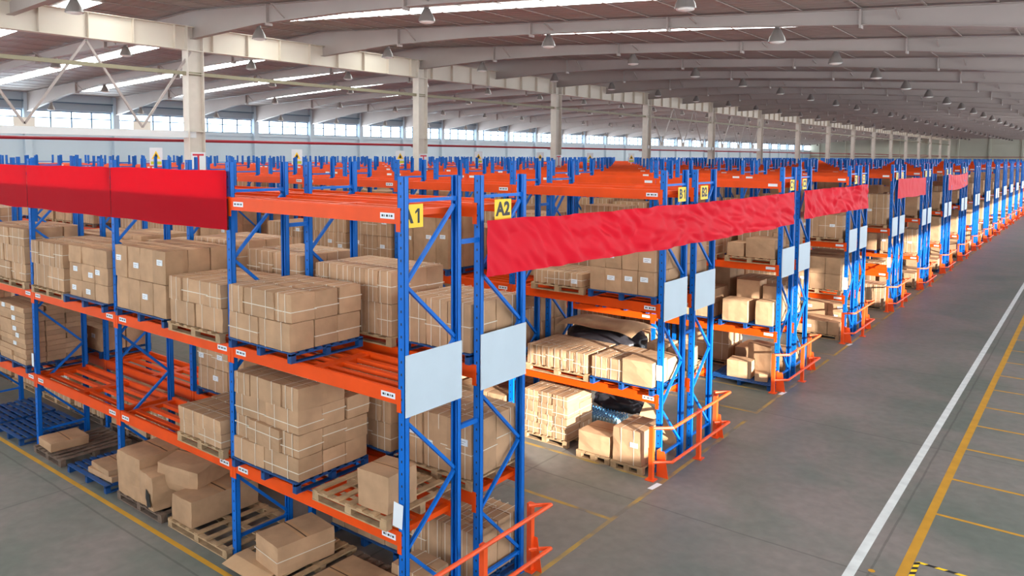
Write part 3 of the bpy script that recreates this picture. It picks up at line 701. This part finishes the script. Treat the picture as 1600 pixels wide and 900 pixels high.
c = Cc(0, 2, 'left'); z = pallet(c, W, -3.2, -1.75, YCc-.05, YCc+1.1); stack(c, -3.2, -1.8, YCc, YCc+1, z, 3, 2, 1, .5, 1, brick=False)
c = Cc(0, 0, 'right'); z = pallet(c, B_, -1.75, -.1, YCc-.3, YCc+.9); carton(c, -1.35, -.72, YCc-.1, YCc+.4, z, z+.45, 0, tone=1.1, rot=.1, where_='alone'); carton(c, -.95, -.3, YCc+.42, YCc+.9, z, z+.85, 0, rot=-.12, where_='tall'); carton(c, -.62, -.3, YCc-.1, YCc+.25, z, z+.2, 0, rot=.3, where_='flat')
for row in range(2, 30):
    for side in (1, 2):
        nb = 8 if row < 6 else 3 if row < 12 else 1
        for bay in range(nb):
            for lev in ((0, 1, 2) if bay < 2 else (2,)):
                if row == 2 and side == 1 and bay == 0: continue
                for pos, xa, xb in (('left', -3.38, -1.85), ('right', -1.7, -.18)):
                    if R.random() < .12: continue
                    x0 = -bay*L; y0 = PITCH[row]+(0 if side == 1 else Y2); c = (row, side, bay, lev, pos); z = pallet(c, R.choice((W, W, B_)), x0+xa, x0+xb, y0-.06, y0+1.08)
                    kz = R.choice((1, 2, 3)); tot = R.uniform(.7, 1.4) if lev else R.uniform(.4, .95); n = R.choice((2, 3, 4))
                    stack(c, x0+xa+.02, x0+xb-.02, y0-.04, y0+1.05, z, n, 2, kz, tot/kz, R.choice((0, 1)), 1, brick=False)
#---PART2---
# ------------------------------------------------------------------ which cartons and pallets show most (rays from the camera)
def project(p):
    d = Vector(p)-CAM; z = d.dot(fw)
    return (800+FPX*d.dot(rt2)/z, CYPX-FPX*d.dot(up2)/z, z)
def rank():
    vs = []; fs = []; ids = []
    BF = [(0, 2, 3, 1), (4, 5, 7, 6), (0, 1, 5, 4), (2, 6, 7, 3), (0, 4, 6, 2), (1, 3, 7, 5)]
    def bx(x0, x1, y0, y1, z0, z1, i):
        o = len(vs); vs.extend([(x, y, z) for z in (z0, z1) for y in (y0, y1) for x in (x0, x1)])
        for f in BF: fs.append(tuple(k+o for k in f)); ids.append(i)
    for i, c in enumerate(CART):
        (x, y, z), (a, b, h) = c['c'], c['d']; bx(x-a/2, x+a/2, y-b/2, y+b/2, z-h/2, z+h/2, i)
    for i, p in enumerate(PAL): bx(p['x0'], p['x0']+p['sx'], p['y0'], p['y0']+p['sy'], p['z'], p['z']+.145, 100000+i)
    for r, y in enumerate(PITCH):
        for yy in (y, y+D+G):
            bx(0, .01, yy, yy+1, 2.9, 3.65, -1)
            for h in (H1, H2, H3):
                for e in (0, D-.05): bx(-NB*L, 0, yy+e, yy+e+.05, h-.17, h, -1)
    bx(-14, -3.54, -.06, -.04, 4.9, 5.75, -1); bx(.05, .07, 1.4, 13.9, 4.3, 5.1, -1); bx(.05, .07, 14.6, 21.8, 4.3, 5.1, -1)
    t = BVHTree.FromPolygons([Vector(v) for v in vs], fs)
    hits = {}
    for py in range(120, 900, 3):
        for px in range(1, 1600, 3):
            d = (fw + rt2*((px-800)/FPX) - up2*((py-CYPX)/FPX)).normalized()
            h = t.ray_cast(CAM, d)
            if h[2] is not None: k = ids[h[2]]; hits[k] = hits.get(k, 0)+1
    for i, c in enumerate(CART): c['hits'] = hits.get(i, 0)
    for i, p in enumerate(PAL): p['hits'] = hits.get(100000+i, 0)
rank()
def card_box(dims, seed, dent=.006, n=3, torn=False):
    # unit cube surface grid, gently bulged, corners softened
    sx, sy, sz = (d/2 for d in dims); bmx = bmesh.new(); bmesh.ops.create_cube(bmx, size=2)
    bmesh.ops.subdivide_edges(bmx, edges=bmx.edges[:], cuts=n, use_grid_fill=True)
    o = Vector((seed*3.7, seed*1.3, 0))
    for v in bmx.verts:
        x, y, z = v.co; k = [abs(abs(q)-1) < 1e-4 for q in (x, y, z)]
        e = sum(k); s = 1 if e == 1 else .992 if e == 2 else .985
        bl = (1-x*x if not k[0] else 1)*(1-y*y if not k[1] else 1)*(1-z*z if not k[2] else 1)
        p = Vector((x*sx*s, y*sy*s, z*sz*s))
        nrm = Vector((x*k[0], y*k[1], z*k[2]*(.6 if z > 0 else 0)))
        if e == 1: p += nrm*bl*dent*.8
        j = noise.noise_vector(p*5+o)*dent; j.z *= .5 if z > -1 else 0
        v.co = p + j
    me = bpy.data.meshes.new('carton'); uvl = bmx.loops.layers.uv.new('UVMap')
    bmx.normal_update()
    for f in bmx.faces:
        nn = f.normal
        for l in f.loops:
            c = l.vert.co
            if nn.z > .7: l[uvl].uv = (c.x/sx/2+.5, c.y/sy/2+.5)
            else: l[uvl].uv = (5, 2.2)
    bmx.to_mesh(me); bmx.free(); me.materials.append(card_m); return me
def set_tone(me, t):
    a = me.attributes.new('tone', 'FLOAT', 'FACE'); a.data.foreach_set('value', [t]*len(me.polygons))
def ring(b, axis, c, dims, off=.013, wd=.013):
    # closed ribbon round the box, in the plane axis = c
    ax = [i for i in range(3) if i != axis]; h = [dims[i]/2+off for i in range(3)]
    pts = [(-1, -1), (1, -1), (1, 1), (-1, 1)]; vs = []
    for s, t in pts:
        for k in (-1, 1):
            p = [0, 0, 0]; p[axis] = c+k*wd/2; p[ax[0]] = s*h[ax[0]]; p[ax[1]] = t*h[ax[1]]
            if 2 in ax and t*s and p[2] < 0: p[2] = -dims[2]/2+.001
            vs.append(p)
    b.add(vs, [(2*i, 2*((i+1) % 4), 2*((i+1) % 4)+1, 2*i+1) for i in range(4)], strap_m)
order = sorted([i for i in range(len(CART)) if CART[i]['hits'] > 0], key=lambda i: -CART[i]['hits'])
NIND = 292
single = order[:NIND]; rest = order[NIND:] + [i for i in range(len(CART)) if CART[i]['hits'] == 0 and CART[i]['ctx'][0] < 3]
SCODE = lambda c: '%s%d' % (LET[c[0]], c[1]) if c[0] < 26 else 'far row'
LAY = {0: 'bottom'}
def clabel(c):
    ctx = c['ctx']; tail = '%s load, %s %s, %s bay' % (ctx[4], SCODE(ctx), LV[ctx[3]][0], ORD[ctx[2]])
    pl = c['pl']; ad = 'strapped' if c['strap'] else 'plain'
    if isinstance(pl, tuple):
        k, nz, j, ny, i, n = pl
        lay = '' if nz == 1 else (' top layer' if k == nz-1 else ' bottom layer' if k == 0 else ' %s layer' % ORD[k])
        rw = ' front row' if j == 0 else ' back row' if j == ny-1 else ' middle row'
        cl = '' if n == 1 else ' leftmost' if i == 0 else ' rightmost' if i == n-1 else ' %s from left' % ORD[i]
        s = '%s carton%s%s%s, %s' % (ad, lay, rw, cl, tail)
        if len(s.replace('-', ' ').split()) > 15: s = 'carton%s%s%s, %s' % (lay, rw, cl, tail)
        return s
    return {'alone': 'lone %s carton in front on %s', 'alone2': 'second single %s carton on the %s', 'tall': 'tall %s carton behind on the %s', 'tall2': 'narrow %s carton behind on the %s', 'flat': 'flat low %s carton lying on the %s'}[pl] % (ad, tail)
for q, i in enumerate(single):
    c = CART[i]; d = c['d']
    me = card_box(d, i*.37, .012 if min(d) > .15 else .004); set_tone(me, c['tone'])
    o = obj('carton', me); o.location = c['c']; o.rotation_euler = (0, 0, c['rot'])
    tag(o, clabel(c), 'carton', 'cartons on the %s load, %s %s, %s bay' % (c['ctx'][4], SCODE(c['ctx']), LV[c['ctx'][3]][0], ORD[c['ctx'][2]]))
    if c['strap'] and min(d) > .12:
        b = MB(); rr = random.Random(i)
        if c['strap'] == 2: ring(b, 2, 0, d)
        elif d[0] > .2: ring(b, 0, -d[0]*.23+rr.uniform(-.03, .03), d); ring(b, 0, d[0]*.23+rr.uniform(-.03, .03), d)
        else: ring(b, 0, rr.uniform(-.03, .03), d)
        if c['strap'] == 1 and rr.random() < .7: ring(b, 2, rr.uniform(-.05, .05), d)
        if d[1] > .5 and c['strap'] == 1: ring(b, 1, rr.uniform(-.1, .1), d)
        b.build('strap', o)
    if c['lab']:
        b = MB(); w_ = min(.16, d[0]*.5); rr = random.Random(i); x = rr.uniform(-d[0]/2+w_/2+.03, d[0]/2-w_/2-.03) if d[0] > w_+.08 else 0; zc = rr.uniform(-.1, .2)*d[2]
        b.box(x-w_/2, x+w_/2, -d[1]/2-.014, -d[1]/2-.004, zc-.045, zc+.045, white_p)
        for k in range(2): b.box(x-w_*.35, x+w_*(.1+.2*k), -d[1]/2-.0148, -d[1]/2-.014, zc-.02+k*.03, zc-.015+k*.03, black_m)
        b.build('shipping_label', o)
# the rest of the cartons in one stuff object
vs = []; fs = []; mi = []; uvs = []; tones = []
for i in rest:
    c = CART[i]; (x, y, z), (a, b, h) = c['c'], c['d']; o = len(vs); cr, sr = math.cos(c['rot']), math.sin(c['rot'])
    for dz in (-h/2, h/2):
        for dy in (-b/2, b/2):
            for dx in (-a/2, a/2): vs.append((x+dx*cr-dy*sr, y+dx*sr+dy*cr, z+dz))
    for k, f in enumerate([(0, 1, 5, 4), (2, 6, 7, 3), (0, 4, 6, 2), (1, 3, 7, 5), (4, 5, 7, 6), (0, 2, 3, 1)]):
        fs.append(tuple(v+o for v in f)); mi.append(1 if c['strap'] and k < 5 else 0); tones.append(c['tone'])
        if k == 4: uvs += [(0, 0), (1, 0), (1, 1), (0, 1)]
        elif k == 3: uvs += [(0, 2.2), (1, 2.2), (1, 3), (0, 3)]
        else: uvs += [(0, 2.2), (1, 2.2), (1, 3), (0, 3)]
me = bpy.data.meshes.new('stacked_cartons'); me.from_pydata(vs, [], fs); me.materials.append(card_m); me.materials.append(card_s)
me.polygons.foreach_set('material_index', mi); u = me.uv_layers.new(name='UVMap'); u.data.foreach_set('uv', [t for p in uvs for t in p])
at_ = me.attributes.new('tone', 'FLOAT', 'FACE'); at_.data.foreach_set('value', tones)
if vs: tag(obj('stacked_cartons', me), 'countless brown cartons stacked on pallets deeper in the rack rows', 'cartons', None, 'stuff')
# pallets
porder = sorted(range(len(PAL)), key=lambda i: -(PAL[i]['hits']+sum(0 for _ in ())))
near_p = [i for i in porder if PAL[i]['hits'] > 0][:250]; nset = set(near_p)
KN = {'blue': 'blue steel pallet', 'wood': 'pale wooden pallet', 'dark': 'weathered dark wooden pallet'}
proto = {}
ppre = MB()
def parts_of(p):
    key = (p['kind'], round(p['sx'], 2), round(p['sy'], 2))
    if key not in proto: proto[key] = [(n, b.mesh(n)) for n, b in pallet_parts(p['kind'], p['sx'], p['sy'], len(proto))]
    return proto[key]
for rk, i in enumerate(near_p):
    p = PAL[i]; ctx = p['ctx']; lb = '%s%s, %s load, %s %s, %s bay' % ('empty ' if p['empty'] else '', KN[p['kind']], ctx[4], SCODE(ctx), LV[ctx[3]][0], ORD[ctx[2]])
    grp = KN[p['kind']]+'s under the loads'
    if rk < 110:
        t = thing('pallet', lb, 'pallet', (p['x0'], p['y0'], p['z']), grp)
        for n, me in parts_of(p): obj(n, me, t)
    else:
        b = MB()
        for n, q in pallet_parts(p['kind'], p['sx'], p['sy'], 1): b.add(q.v, q.f, q.mats[0])
        o = b.build('pallet', None, (p['x0'], p['y0'], p['z'])); tag(o, lb, 'pallet', grp)
b = MB()
for i, p in enumerate(PAL):
    if i in nset or p['ctx'][0] > 12: continue
    if p['hits'] == 0 and p['ctx'][0] > 3: continue
    m = {'blue': steel_blue, 'wood': wood, 'dark': wood_d}[p['kind']]; x, y, z = p['x0'], p['y0'], p['z']
    b.box(x, x+p['sx'], y, y+p['sy'], z+.11, z+.145, m)
    for yy in (0, p['sy']/2-.05, p['sy']-.1): b.box(x, x+p['sx'], y+yy, y+yy+.1, z, z+.11, m)
if b.v: tag(b.build('stacked_pallets'), 'pallets under the loads deeper in the rack rows', 'pallets', None, 'stuff')
# ------------------------------------------------------------------ special loads
def crushed(loc, dims, rotz, ty, label, seed, dent=.03):
    me = card_box(dims, seed, dent, 5); set_tone(me, .97); o = obj('crushed_carton', me); o.location = loc; o.rotation_euler = (ty[0], ty[1], rotz)
    return tag(o, label, 'carton', 'large damaged cartons on the floor of rack A1')
crushed((-6.5, .33, .003+.147+.38), (.78, .98, .74), 0, (0, 0), 'tall upright damaged carton at left of the dark pallet under A1 second bay', 3.1, .02)
oc = crushed((-5.83, .25, .003+.147+.30), (.52, .86, .58), -.1, (0, .0), 'torn carton with a ragged dark hole, middle of dark pallet under A1', 5.2, .035)
b = MB(); rr = random.Random(4); pts = []
for k in range(16):
    a = 2*PI*k/16; r_ = .15*(1+rr.uniform(-.4, .5)); pts.append((.17+r_*math.cos(a)*.55, -.462, -.10+r_*math.sin(a)*1.15))
b.add(pts, [tuple(range(16))], black_m); b.build('torn_hole', oc)
crushed((-5.52, .55, .003+.147+.56), (.85, .98, .42), .32, (.06, .10), 'crumpled carton lying askew on top of the torn carton under A1', 8.8, .03)
# flat cardboard sheet under the strapped carton in A1 first bay
def sheet(name, x0, x1, y0, y1, zf, m, label, cat, th=.006, n=10, grp=None, jag=0):
    vs = []; fs = []
    for lay in (0, 1):
        for j in range(n+1):
            for i in range(n+1):
                x = x0+(x1-x0)*i/n; y = y0+(y1-y0)*j/n
                if jag and (i in (0, n) or j in (0, n)): x += noise.noise((x*6, y*6, 1))*jag; y += noise.noise((x*6, y*6, 9))*jag
                vs.append((x, y, zf(i/n, j/n)+lay*th))
    k = n+1; o2 = k*k
    for j in range(n):
        for i in range(n):
            q = (j*k+i, j*k+i+1, (j+1)*k+i+1, (j+1)*k+i); fs.append(tuple(a+o2 for a in q)); fs.append(tuple(reversed(q)))
    for i in range(n):
        fs.append((i, i+1, i+1+o2, i+o2)); a = n*k+i; fs.append((a+1, a, a+o2, a+1+o2))
        a = i*k; fs.append((a+k, a, a+o2, a+k+o2)); a = i*k+n; fs.append((a, a+k, a+k+o2, a+o2))
    b = MB(); b.add(vs, fs, m); return tag(b.build(name), label, cat, grp)
sheet('cardboard_sheet', -3.42, -2.5, -.32, .1, lambda u, v: .155+.0*u-.11*max(0, .5-v), sheet_m, 'bent cardboard sheet lying over the pallet edge at the A1 post', 'cardboard')
# black plastic wrap and cardboard on the pallet at rack B2
def blob(name, c, r, amp, seed, m, label, cat, flat=.0):
    bmx = bmesh.new(); bmesh.ops.create_icosphere(bmx, subdivisions=4, radius=1)
    for v in bmx.verts:
        n = v.co.normalized(); h = 1+noise.noise(n*2.3+Vector((seed, 0, 0)))*amp+noise.noise(n*6+Vector((0, seed, 0)))*amp*.5
        p = Vector((n.x*r[0]*h, n.y*r[1]*h, n.z*r[2]*h)); p.x = math.copysign(abs(p.x/r[0])**.8*r[0], p.x); p.z = max(p.z, -r[2]*.55); v.co = p
    me = bpy.data.meshes.new(name); bmx.to_mesh(me); bmx.free(); me.shade_smooth(); me.materials.append(m)
    o = obj(name, me); o.location = c; return tag(o, label, cat)
blob('black_plastic_wrap', (-2.3, YB+Y2+.45, zs+.21), (1.02, .62, .38), .22, 2.2, bag_m, 'heap of black plastic wrap under a cardboard sheet on rack B', 'plastic wrap')
sheet('cardboard_sheet', -3.3, -1.35, YB+Y2-.1, YB+Y2+1.05, lambda u, v: zs+.62+.1*math.sin(PI*v)-.12*abs(u-.5)**2*4+.03*math.sin(u*9), sheet_m, 'large brown cardboard sheet draped over black plastic wrap on rack B', 'cardboard', .01, 12)
blob('black_plastic_bag', (-2.0, YB+1.98, zw+.30), (.62, .3, .26), .25, 7.7, bag_m, 'black plastic film heaped on the bottle pack under racks B1', 'plastic wrap')
# shrink-wrapped water bottles
wb = MB(); wb.lathe([(0, 0), (.031, 0), (.033, .02), (.033, .15), (.026, .18), (.013, .205), (.013, .222)], (0, 0, 0), water_m, 10); wbm = wb.mesh('water_bottle')
cb = MB(); cb.lathe([(.016, .215), (.016, .238), (0, .238)], (0, 0, 0), cap_m, 8); cbm = cb.mesh('cap')
for i in range(14):
    for j in range(7):
        o = obj('water_bottle', wbm, None, (-2.62+i*.078, YB+1.12+j*.078, zw)); tag(o, 'clear water bottle in the shrink pack on the pallet under rack B1', 'bottle', 'water bottles on the pallet under rack B1')
        obj('cap', cbm, o)
# slack sheets leaning at B1 end, lower level
sheet('cardboard_sheet', -1.0, -.15, YB+.95, YB+1.25, lambda u, v: .1+.45*(1-u)+.3*v, sheet_m, 'loose cardboard sheet slumped on the floor behind rack B1 cartons', 'cardboard', .008, 8, None, .08)
# paper tags
def plate(name, x0, x1, y, z0, z1, m, label, cat, rot=0, grp=None):
    b = MB(); w_, h = (x1-x0)/2, (z1-z0)/2; b.box(-w_, w_, -.002, 0, -h, h, m); o = b.build(name, None, ((x0+x1)/2, y, (z0+z1)/2)); o.rotation_euler = (0, rot, 0); return tag(o, label, cat, grp)
plate('paper_tag', -.17, -.01, -.03, 1.56, 1.86, white_p, 'white paper sheet taped to the front post of rack A1 end', 'paper tag', .08)
plate('paper_tag', -3*L-.13, -3*L-.03, -.03, 1.65, 1.92, white_p, 'small white paper on the A1 post beside the flat packs', 'paper tag')
plate('paper_tag', -.115, .005, YB-.012, 1.78, 2.07, white_p, 'white paper wrapped round the front post of rack B1', 'paper tag')
plate('paper_tag', -.115, .005, PITCH[3]-.012, 1.7, 2.1, white_p, 'white paper on the front post of rack D1', 'paper tag')
plate('paper_tag', -.115, .005, PITCH[4]-.012, 1.7, 2.1, white_p, 'white paper on the front post of the fifth double row', 'paper tag')
# labels clipped under the B middle beam
for k in range(4): plate('paper_tag', -.82+k*.16, -.49+k*.16, YB+Y2+D+.01-.98-.02, 2.96, 3.1, white_p, 'white shelf ticket on the rear B beam near the aisle, %s from left' % ORD[k], 'paper tag', .0, 'white shelf tickets on rack B')
# flame warning plates above the racks
for k in range(1, 8):
    x, y = -23.15, PITCH[k]+Y2+D+.03
    t = thing('warning_sign', 'white flame warning plate with yellow triangle above the %s double row' % ORD[k], 'sign', (x, y, 0), 'flame warning plates above the racks')
    b = MB(); b.box(-.24, .24, -.01, 0, 5.52, 6.22, white_p); obj('plate', b.mesh('plate'), t)
    b = MB(); b.add([(-.17, -.014, 5.78), (.17, -.014, 5.78), (0, -.014, 6.1)], [(0, 1, 2)], yellow_m); b.add([(-.05, -.018, 5.82), (.05, -.018, 5.82), (.06, -.018, 5.9), (0, -.018, 6.01), (-.06, -.018, 5.9)], [(0, 1, 2, 3, 4)], black_m); b.box(-.2, .2, -.014, -.011, 5.56, 5.68, green_m); b.build('flame_symbol', t)
    b = MB(); b.box(-.03, .03, .0, .03, H3, 5.6, white_p); b.build('sign_stem', t); t.rotation_euler = (0, 0, .8)
for k in (1, 2, 3):
    b = MB(); y = YC[k]; b.box(RID+.2, RID+.215, y-.28, y+.28, 5.2, 6.05, white_p)
    o = tag(b.build('column_sign'), 'white panel with red mark on the %s column from the left' % ORD[k-1], 'sign', 'white and red panels on the columns')
    b = MB(); xx = RID+.217; b.box(xx, xx+.002, y-.22, y+.22, 5.92, 5.99, pink_m); b.box(xx, xx+.002, y-.04, y+.04, 5.4, 5.92, pink_m); b.box(xx, xx+.002, y-.18, y+.18, 5.33, 5.4, pink_m); b.build('red_mark', o)
# ------------------------------------------------------------------ high-bay lamps
def zat(prof, x):
    for (xa, za), (xb, zb) in zip(prof, prof[1:]):
        if min(xa, xb) <= x <= max(xa, xb): return za+(zb-za)*(x-xa)/(xb-xa)
lb_ = MB(); lb_.lathe([(.05, -.2), (.09, -.22), (.13, -.30), (.21, -.46), (.235, -.56), (.24, -.58), (.225, -.58), (.2, -.47), (.12, -.32), (.05, -.26)], (0, 0, 0), lamp_m, 20); reflm = lb_.mesh('reflector'); reflm.shade_smooth()
h_ = MB(); h_.lathe([(0, 0), (.02, 0), (.02, -.05), (.075, -.06), (.075, -.2), (.05, -.22), (0, -.22)], (0, 0, 0), lamp_m, 12); housm = h_.mesh('housing')
l_ = MB(); l_.lathe([(.222, -.565), (.19, -.60), (.1, -.625), (0, -.63)], (0, 0, 0), lens_m, 20); lensm = l_.mesh('lens'); lensm.shade_smooth()
rows = [(-.95, 'nearest the main aisle', prof_r), (-8.7, 'second from the main aisle', prof_r), (-16.6, 'just right of the columns', prof_r), (-26, 'just left of the columns', prof_l), (-32.8, 'second left of the columns', prof_l), (-41, 'third left of the columns', prof_l), (-48.6, 'beside the window wall', prof_l)]
def lamp_at(x, y, z, label, parts):
    o = thing('high_bay_lamp', label, 'ceiling lamp', (x, y, z), 'bell-shaped lamps hanging from the rafters')
    for n, me in (('reflector', reflm), ('housing', housm), ('lens', lensm)): obj(n, me, o)
for x, nm, pf in rows:
    n = 0
    for k, y in enumerate(YR):
        if y < 2.5: continue
        if project((x, y, 9.8))[2] < 1 or not (-40 < project((x, y, 9.8))[0] < 1640) or project((x, y, zat(pf, x)-.6))[1] < -15: continue
        lamp_at(x, y+.3, zat(pf, x)+.18, 'grey bell-shaped high bay lamp, %s from camera in the row %s' % (ORD[n], nm), n < 12); n += 1
